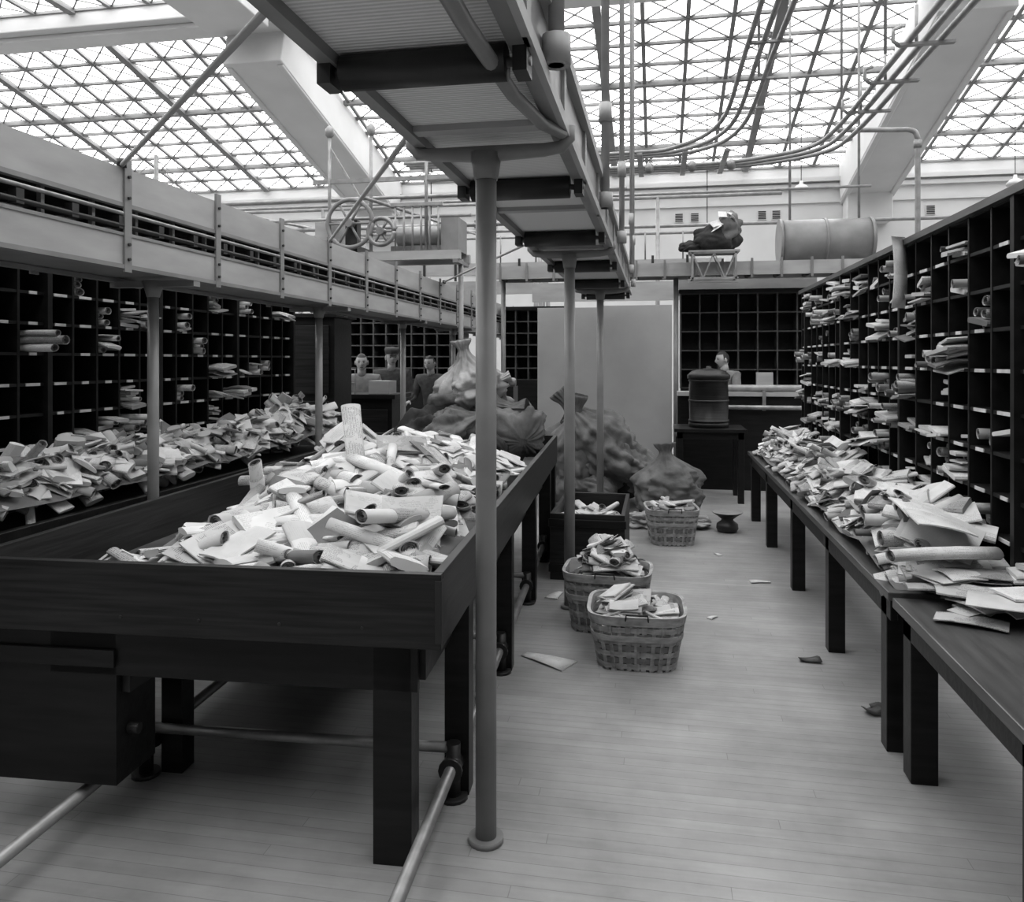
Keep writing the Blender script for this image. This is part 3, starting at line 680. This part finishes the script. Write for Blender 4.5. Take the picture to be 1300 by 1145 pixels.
for k in range(9): m.cyl((-3.95+.07*k,8.5,1.27),(-3.95+.07*k,8.5,1.55),.006,STEEL,6)
m.cyl((-3.95,8.5,1.55),(-3.38,8.5,1.55),.008,STEEL,6); m.cyl((-3.95,8.5,1.4),(-3.38,8.5,1.4),.006,STEEL,6)
m.box(-3.25,-3.0,8.55,8.8,1.27,1.42,PAINTL)
m.obj('clerk_counter',bevel=.004)
m=MB(); m.box(-2.3,-1.6,8.9,9.5,.78,.82,WOOD)
for x in (-2.3,-1.67):
    for y in (8.9,9.43): m.box(x,x+.07,y,y+.07,0,.78,WOOD)
for k in range(5):
    m.box(-2.25+.13*k,-2.17+.13*k,9.0,9.3,.82,1.35+.06*(k%2),WOOD); m.lathe((-2.21+.13*k,9.15,1.35+.06*(k%2)),[(.04,0),(.05,.02),(.05,.08),(.03,.1)],STEEL,14)
m.obj('cancelling_machine')

# overhead machinery at back
m=MB()
m.box(-2.3,2.9,10.9,10.94,2.80,2.98,PAINTL); m.box(-2.3,2.9,11.4,11.44,2.80,2.98,PAINTL); m.box(-2.3,2.9,10.94,11.4,2.86,2.88,CANVD)
for k in range(14): x=-2.2+k*.38; m.box(x,x+.03,10.88,10.9,2.76,3.02,PAINT); m.cyl((x,10.94,2.83),(x,11.4,2.83),.03,IRON,10)
for x in (-2.2,.25,2.8): m.cyl((x,11.2,0),(x,11.2,2.8),.035,PAINT,14)
m.obj('cross_belt_conveyor')
m=MB()
for x in (.45,1.0):
    for y in (10.6,10.85): m.beam((x,y,2.72),(x,y,3.08),.025,.025,PIPEL)
for y in (10.6,10.85):
    m.beam((.42,y,2.73),(1.03,y,2.73),.025,.03,PIPEL); m.beam((.42,y,3.07),(1.03,y,3.07),.025,.03,PIPEL)
    for k in range(4): xa_=.45+.1375*k; m.beam((xa_,y,2.73 if k%2 else 3.07),(xa_+.1375,y,3.07 if k%2 else 2.73),.015,.015,PIPEL)
m.box(.40,1.05,10.58,10.87,3.075,3.10,PAINTL); m.box(.40,1.05,10.84,10.90,2.70,2.75,PAINTL)
m.obj('truss_carriage')
# bundle of sacking and papers lying on the carriage, one corner drooping over the left end
m=MB()
m.lump((.76,10.72,3.24),(.30,.19,.19),CANVD,51,.22,1.1,3.102,nu=60,nv=34)
m.lump((.90,10.72,3.38),(.17,.16,.24),CANV,52,.22,1.1,3.102,nu=60,nv=34,M=Matrix.Rotation(.35,3,'Y'))
m.lump((.46,10.70,3.15),(.17,.14,.09),CANVD,53,.22,1.2,3.102,nu=50,nv=30)
for (x,z,a,p) in ((.80,3.46,.3,-.3),(.95,3.50,1.2,.5),(.72,3.40,-.2,-.5),(.88,3.56,.1,.1)):
    flatmail(m,Matrix.Translation((x,10.62,z))@Matrix.Rotation(a,4,'Z')@Matrix.Rotation(p,4,'Y')@Matrix.Rotation(.7,4,'X'),.75,PAP[0])
m.obj('suspended_mail_sack')
m=MB(); m.cyl((1.85,12.7,3.48),(3.18,12.7,3.48),.33,PAINT,32)
for x in (1.85,2.5,3.15): m.cyl((x-.02,12.7,3.48),(x+.02,12.7,3.48),.345,PAINT,32)
for x in (2.0,3.0): m.cyl((x,12.7,3.75),(x,12.7,8.0),.02,PIPEL,8); m.box(x-.03,x+.03,12.35,13.05,3.08,3.14,PAINT); m.cyl((x,12.4,0),(x,12.4,3.1),.03,PAINT,10)
m.obj('ventilation_drum')
m=MB()
def wheel(c,r,mat,ax='X'):
    c=Vector(c); A=Vector((1,0,0)) if ax=='X' else Vector((0,1,0)); B=Vector((0,1,0)) if ax=='X' else Vector((1,0,0))
    m.tube([c+(B*cos(t)+Vector((0,0,1))*sin(t))*r for t in [2*pi*k/32 for k in range(33)]],.026,mat,8)
    for k in range(6): t=pi*k/3; m.cyl(c,c+(B*cos(t)+Vector((0,0,1))*sin(t))*r,.014,mat,6)
    m.cyl(c-A*.06,c+A*.06,.045,mat,12)
wheel((-3.42,8.42,3.20),.27,PAINT,'Y'); wheel((-3.05,8.42,3.10),.15,STEEL,'Y')
m.box(-4.2,-2.15,8.45,8.52,2.78,2.88,PAINTL); m.box(-4.2,-2.15,8.9,8.97,2.78,2.88,PAINTL); m.box(-3.55,-3.35,8.46,9.0,2.88,2.96,IRON)
m.box(-3.50,-3.36,8.48,8.6,2.96,3.25,IRON); m.box(-3.9,-3.6,8.55,8.9,2.88,3.25,PAINTL)
m.cyl((-2.95,8.75,3.08),(-2.4,8.75,3.08),.12,PIPEL,18); m.box(-3.0,-2.4,8.6,8.9,2.88,2.96,STEEL)
for k in range(6): m.cyl((-2.9+.1*k,8.47,2.88),(-2.9+.1*k,8.47,3.40),.012,PIPEL,6)
m.box(-2.95,-2.35,8.45,8.49,3.38,3.42,PIPEL); m.box(-2.38,-2.18,8.5,8.9,2.88,3.25,PAINT)
for x in (-4.15,-2.2): m.cyl((x,8.7,0),(x,8.7,2.8),.03,PAINT,12); m.box(x-.03,x+.03,8.45,8.97,2.74,2.78,PAINT)
for x in (-3.7,-3.2,-2.55): m.cyl((x,8.5,2.85),(x,8.5,4.3),.02,PIPEL,8); m.lathe((x,8.5,4.2),[(.02,0),(.05,.03),(.05,.1),(.02,.14)],PIPEL,12)
m.beam((-3.9,8.5,3.7),(-2.2,8.5,3.7),.03,.05,PIPEL)
m.beam((-3.7,8.5,4.1),(-3.2,8.5,3.3),.02,.02,PIPEL)
m.obj('conveyor_drive_machinery')
m=MB()
for (y,z,r,a,b_) in ((10.6,3.95,.025,-9,-.4),(11.0,3.6,.03,-10,-1),(13.5,4.4,.03,-11,2),(12,4.15,.02,-8,3),(13.5,3.8,.025,-9,1),(9.2,3.4,.02,-6,-2.2),(14,4.0,.03,-12,5)):
    m.cyl((a,y,z),(b_,y,z),r,PIPEL,10)
for x in (-8,-6,-4,-2,0): m.cyl((x,13.5,0),(x,13.5,4.4),.035,PIPEL,10)
for x in (-5.2,-3.1,-1.6): m.cyl((x,8,3.4),(x,14,3.9),.02,PIPEL,8)
m.box(-9,-2,14.5,14.55,2.9,3.15,PAINTL); m.box(-9,1,13,13.05,3.1,3.3,PAINTL); m.box(-2,1,12.6,12.64,2.6,2.9,PAINTL)
for k in range(18): m.box(-8.9+k*.55,-8.86+k*.55,12.98,13.0,3.0,3.36,IRON)
for k in range(16): m.cyl((-8.6+k*.6,13.0,3.3),(-8.6+k*.6,13.0,3.75),.012,STEEL,6)
m.cyl((-6.8,9.5,3.55),(-5.4,9.5,3.55),.02,IRON,8); m.cyl((-6.6,9.5,0),(-6.6,9.5,4.4),.03,PIPEL,8)
for p in ((-8.2,9.5,3.2),(-5.2,9.5,3.2),(-6.6,11.5,3.2)): m.cyl((-6.6,9.5,4.35),p,.006,STEEL,6)
for x in (-9,-5,-2,1): m.cyl((x,13.02,0),(x,13.02,3.1),.04,PAINT,10); m.cyl((x if x<0 else -2.1,14.5,0),(x if x<0 else -2.1,14.5,2.95),.04,PAINT,10)
m.obj('rear_gantry_pipework')
for (x,y,z) in ((6.9,17,5.1),(2.9,17,5.15),(-3.9,13.3,3.9),(.9,15,4.0)):
    m=MB(); zt = 8.0 if y<12.6 else ZS+(ZB-ZS)*(y-YS)/(YB-YS) if y>YS else 7.65
    m.lathe((0,0,0),[(.16,0),(.15,.05),(.10,.10),(.04,.13),(.03,.2)],PAINTW,20); m.cyl((0,0,.2),(0,0,zt-z-.03),.008,IRON,6)
    m.obj('pendant_lamp',loc=(x,y,z))

# ---------------------------------------------------------------- people
def skinobj(name, verts, edges, rad, mat, parent, root=0, sub=1):
    me=bpy.data.meshes.new(name); me.from_pydata(verts,edges,[]); me.materials.append(mat)
    o=bpy.data.objects.new(name,me); S.collection.objects.link(o); o.parent=parent
    md=o.modifiers.new('skin','SKIN'); md.use_smooth_shade=True
    for i,r in enumerate(rad):
        sv=me.skin_vertices[0].data[i]; sv.radius=r if isinstance(r,tuple) else (r,r); sv.use_root=(i==root)
    ss=o.modifiers.new('sub','SUBSURF'); ss.levels=sub; ss.render_levels=sub+1
    return o
def person(loc, face, H=1.75, shirt=CLOTH, trousers=CLOTH, cap=False, reach=.28, bend=.05, look=0):
    e=bpy.data.objects.new('postal_clerk',None); S.collection.objects.link(e); e.location=loc; e.rotation_euler[2]=face; k=H/1.75; e.scale=(k,k,k)
    V=[(0,0,.95),(0,.0,1.10),(0,bend*.6,1.28),(0,bend,1.42),(0,bend+.01,1.49)]; Ed=[(0,1),(1,2),(2,3),(3,4)]; Ra=[(.16,.11),(.15,.11),(.17,.12),(.16,.10),(.07,.07)]
    hands=[]
    for s_ in (-1,1):
        b=len(V); V+=[(s_*.19,bend,1.42),(s_*.25,bend+.03,1.14),(s_*.19,bend+reach,1.10)]; Ed+=[(3,b),(b,b+1),(b+1,b+2)]; Ra+=[.07,.05,.036]; hands.append(V[-1])
    skinobj('torso_and_sleeves',V,Ed,Ra,shirt,e)
    V=[(0,0,.96)];Ed=[];Ra=[(.15,.11)]
    for s_ in (-1,1):
        b=len(V); V+=[(s_*.10,0,.86),(s_*.105,.015,.5),(s_*.11,-.01,.12),(s_*.11,0,.05),(s_*.12,.15,.035)]; Ed+=[(0,b),(b,b+1),(b+1,b+2),(b+2,b+3),(b+3,b+4)]; Ra+=[.088,.062,.045,.045,.035]
    skinobj('trousers_and_shoes',V,Ed,Ra,trousers,e)
    for n,(s_,w) in enumerate(zip((-1,1),hands)):
        w=Vector(w); V=[w,w+Vector((0,.05,-.01)),w+Vector((0,.085,-.015))];Ed=[(0,1),(1,2)];Ra=[.024,(.034,.016),(.034,.014)]
        for f,(dx,l) in enumerate(((-.028,.06),(-.009,.075),(.010,.07),(.028,.055))):
            b=len(V); V+=[w+Vector((dx,.10,-.02)),w+Vector((dx,.10+l*.5,-.03)),w+Vector((dx,.10+l*.85,-.055))]; Ed+=[(2,b),(b,b+1),(b+1,b+2)]; Ra+=[.009,.009,.007]
        b=len(V); V+=[w+Vector((-s_*.045,.055,-.02)),w+Vector((-s_*.06,.09,-.035))]; Ed+=[(1,b),(b,b+1)]; Ra+=[.011,.008]
        skinobj('hand_%d'%(n+1),[tuple(v) for v in V],Ed,Ra,SKIN,e)
    m=MB(); c=Vector((0,0,.145)); nu,nv=32,24; b=len(m.v)
    for i in range(nv+1):
        ph=-pi/2+pi*i/nv
        for q in range(nu):
            t=2*pi*q/nu; d=Vector((cos(ph)*cos(t),cos(ph)*sin(t),sin(ph)))
            p=Vector((d.x*.074,d.y*.092,d.z*.115))
            if d.z<0: p.x*=1+.35*d.z; p.y*=1+(.18*d.z if d.y>0 else .35*d.z)
            if d.y>.6:
                nz_=exp(-(d.x/.16)**2)*exp(-((d.z+.12)/.2)**2); p.y+=.026*nz_
                for ex in (-.38,.38): p.y-=.012*exp(-((d.x-ex)/.16)**2-((d.z-.08)/.12)**2)
                p.y+=.007*exp(-(d.x/.3)**2-((d.z+.52)/.08)**2)+.01*exp(-(d.x/.3)**2-((d.z+.85)/.12)**2)
            m.v.append(c+p)
    for i in range(nv):
        for q in range(nu):
            q2=(q+1)%nu; ph=-pi/2+pi*(i+.5)/nv; t=2*pi*(q+.5)/nu; d=Vector((cos(ph)*cos(t),cos(ph)*sin(t),sin(ph)))
            hair = d.z>.62 or (d.z>.0 and d.y<.15) or (d.z>-.35 and d.y<-.35)
            m.face([b+i*nu+q,b+i*nu+q2,b+(i+1)*nu+q2,b+(i+1)*nu+q], HAIR if hair else SKIN, None, True)
    for s_ in (-1,1):
        m.lump(c+Vector((s_*.028,.078,.012)),(.011,.006,.006),HAIR,0,0,nu=10,nv=6); m.lump(c+Vector((s_*.077,-.005,-.005)),(.010,.018,.03),SKIN,0,0,nu=12,nv=8)
        m.box(c.x+s_*.028-.014,c.x+s_*.028+.014,c.y+.083,c.y+.088,c.z+.028,c.z+.033,HAIR)
    m.box(c.x-.02,c.x+.02,c.y+.078,c.y+.084,c.z-.055,c.z-.050,LEATH)
    m.tube([c+Vector((0,-.015,-.17)),c+Vector((0,-.01,-.06))],[.055,.05],SKIN,16)
    if cap:
        m.lathe(c+Vector((0,-.005,.05)),[(.085,0),(.09,.01),(.10,.05),(.09,.075),(.03,.085)],CLOTH,24,.95,1.1); m.box(c.x-.05,c.x+.05,c.y+.07,c.y+.14,c.z+.05,c.z+.058,CLOTH)
    o=m.obj('head',parent=e); o.location=(0,bend+.03,1.475); o.rotation_euler=(-.12,0,look)
    return e
person((-3.72,9.55,0),pi+.35,1.76,CLOTHL)
person((-3.50,10.1,0),pi+.2,1.83,CLOTH,cap=True,look=.3)
person((-3.08,10.6,0),pi-.2,1.74,CLOTH)
person((.95,11.12,0),pi-.9,1.80,CLOTHL,look=-.3)

# ---------------------------------------------------------------- light, world, camera
w=bpy.data.worlds.new('world'); S.world=w; w.use_nodes=True
w.node_tree.nodes['Background'].inputs[0].default_value=g(1); w.node_tree.nodes['Background'].inputs[1].default_value=.15
cam=bpy.data.cameras.new('camera'); co=bpy.data.objects.new('camera',cam); S.collection.objects.link(co)
co.location=(0,0,1.65); co.rotation_euler=(pi/2,0,math.atan(.185)); cam.sensor_width=36; cam.lens=36*1000/1300; cam.shift_y=-(572.5-458)/1300
cam.clip_end=200
S.camera=co
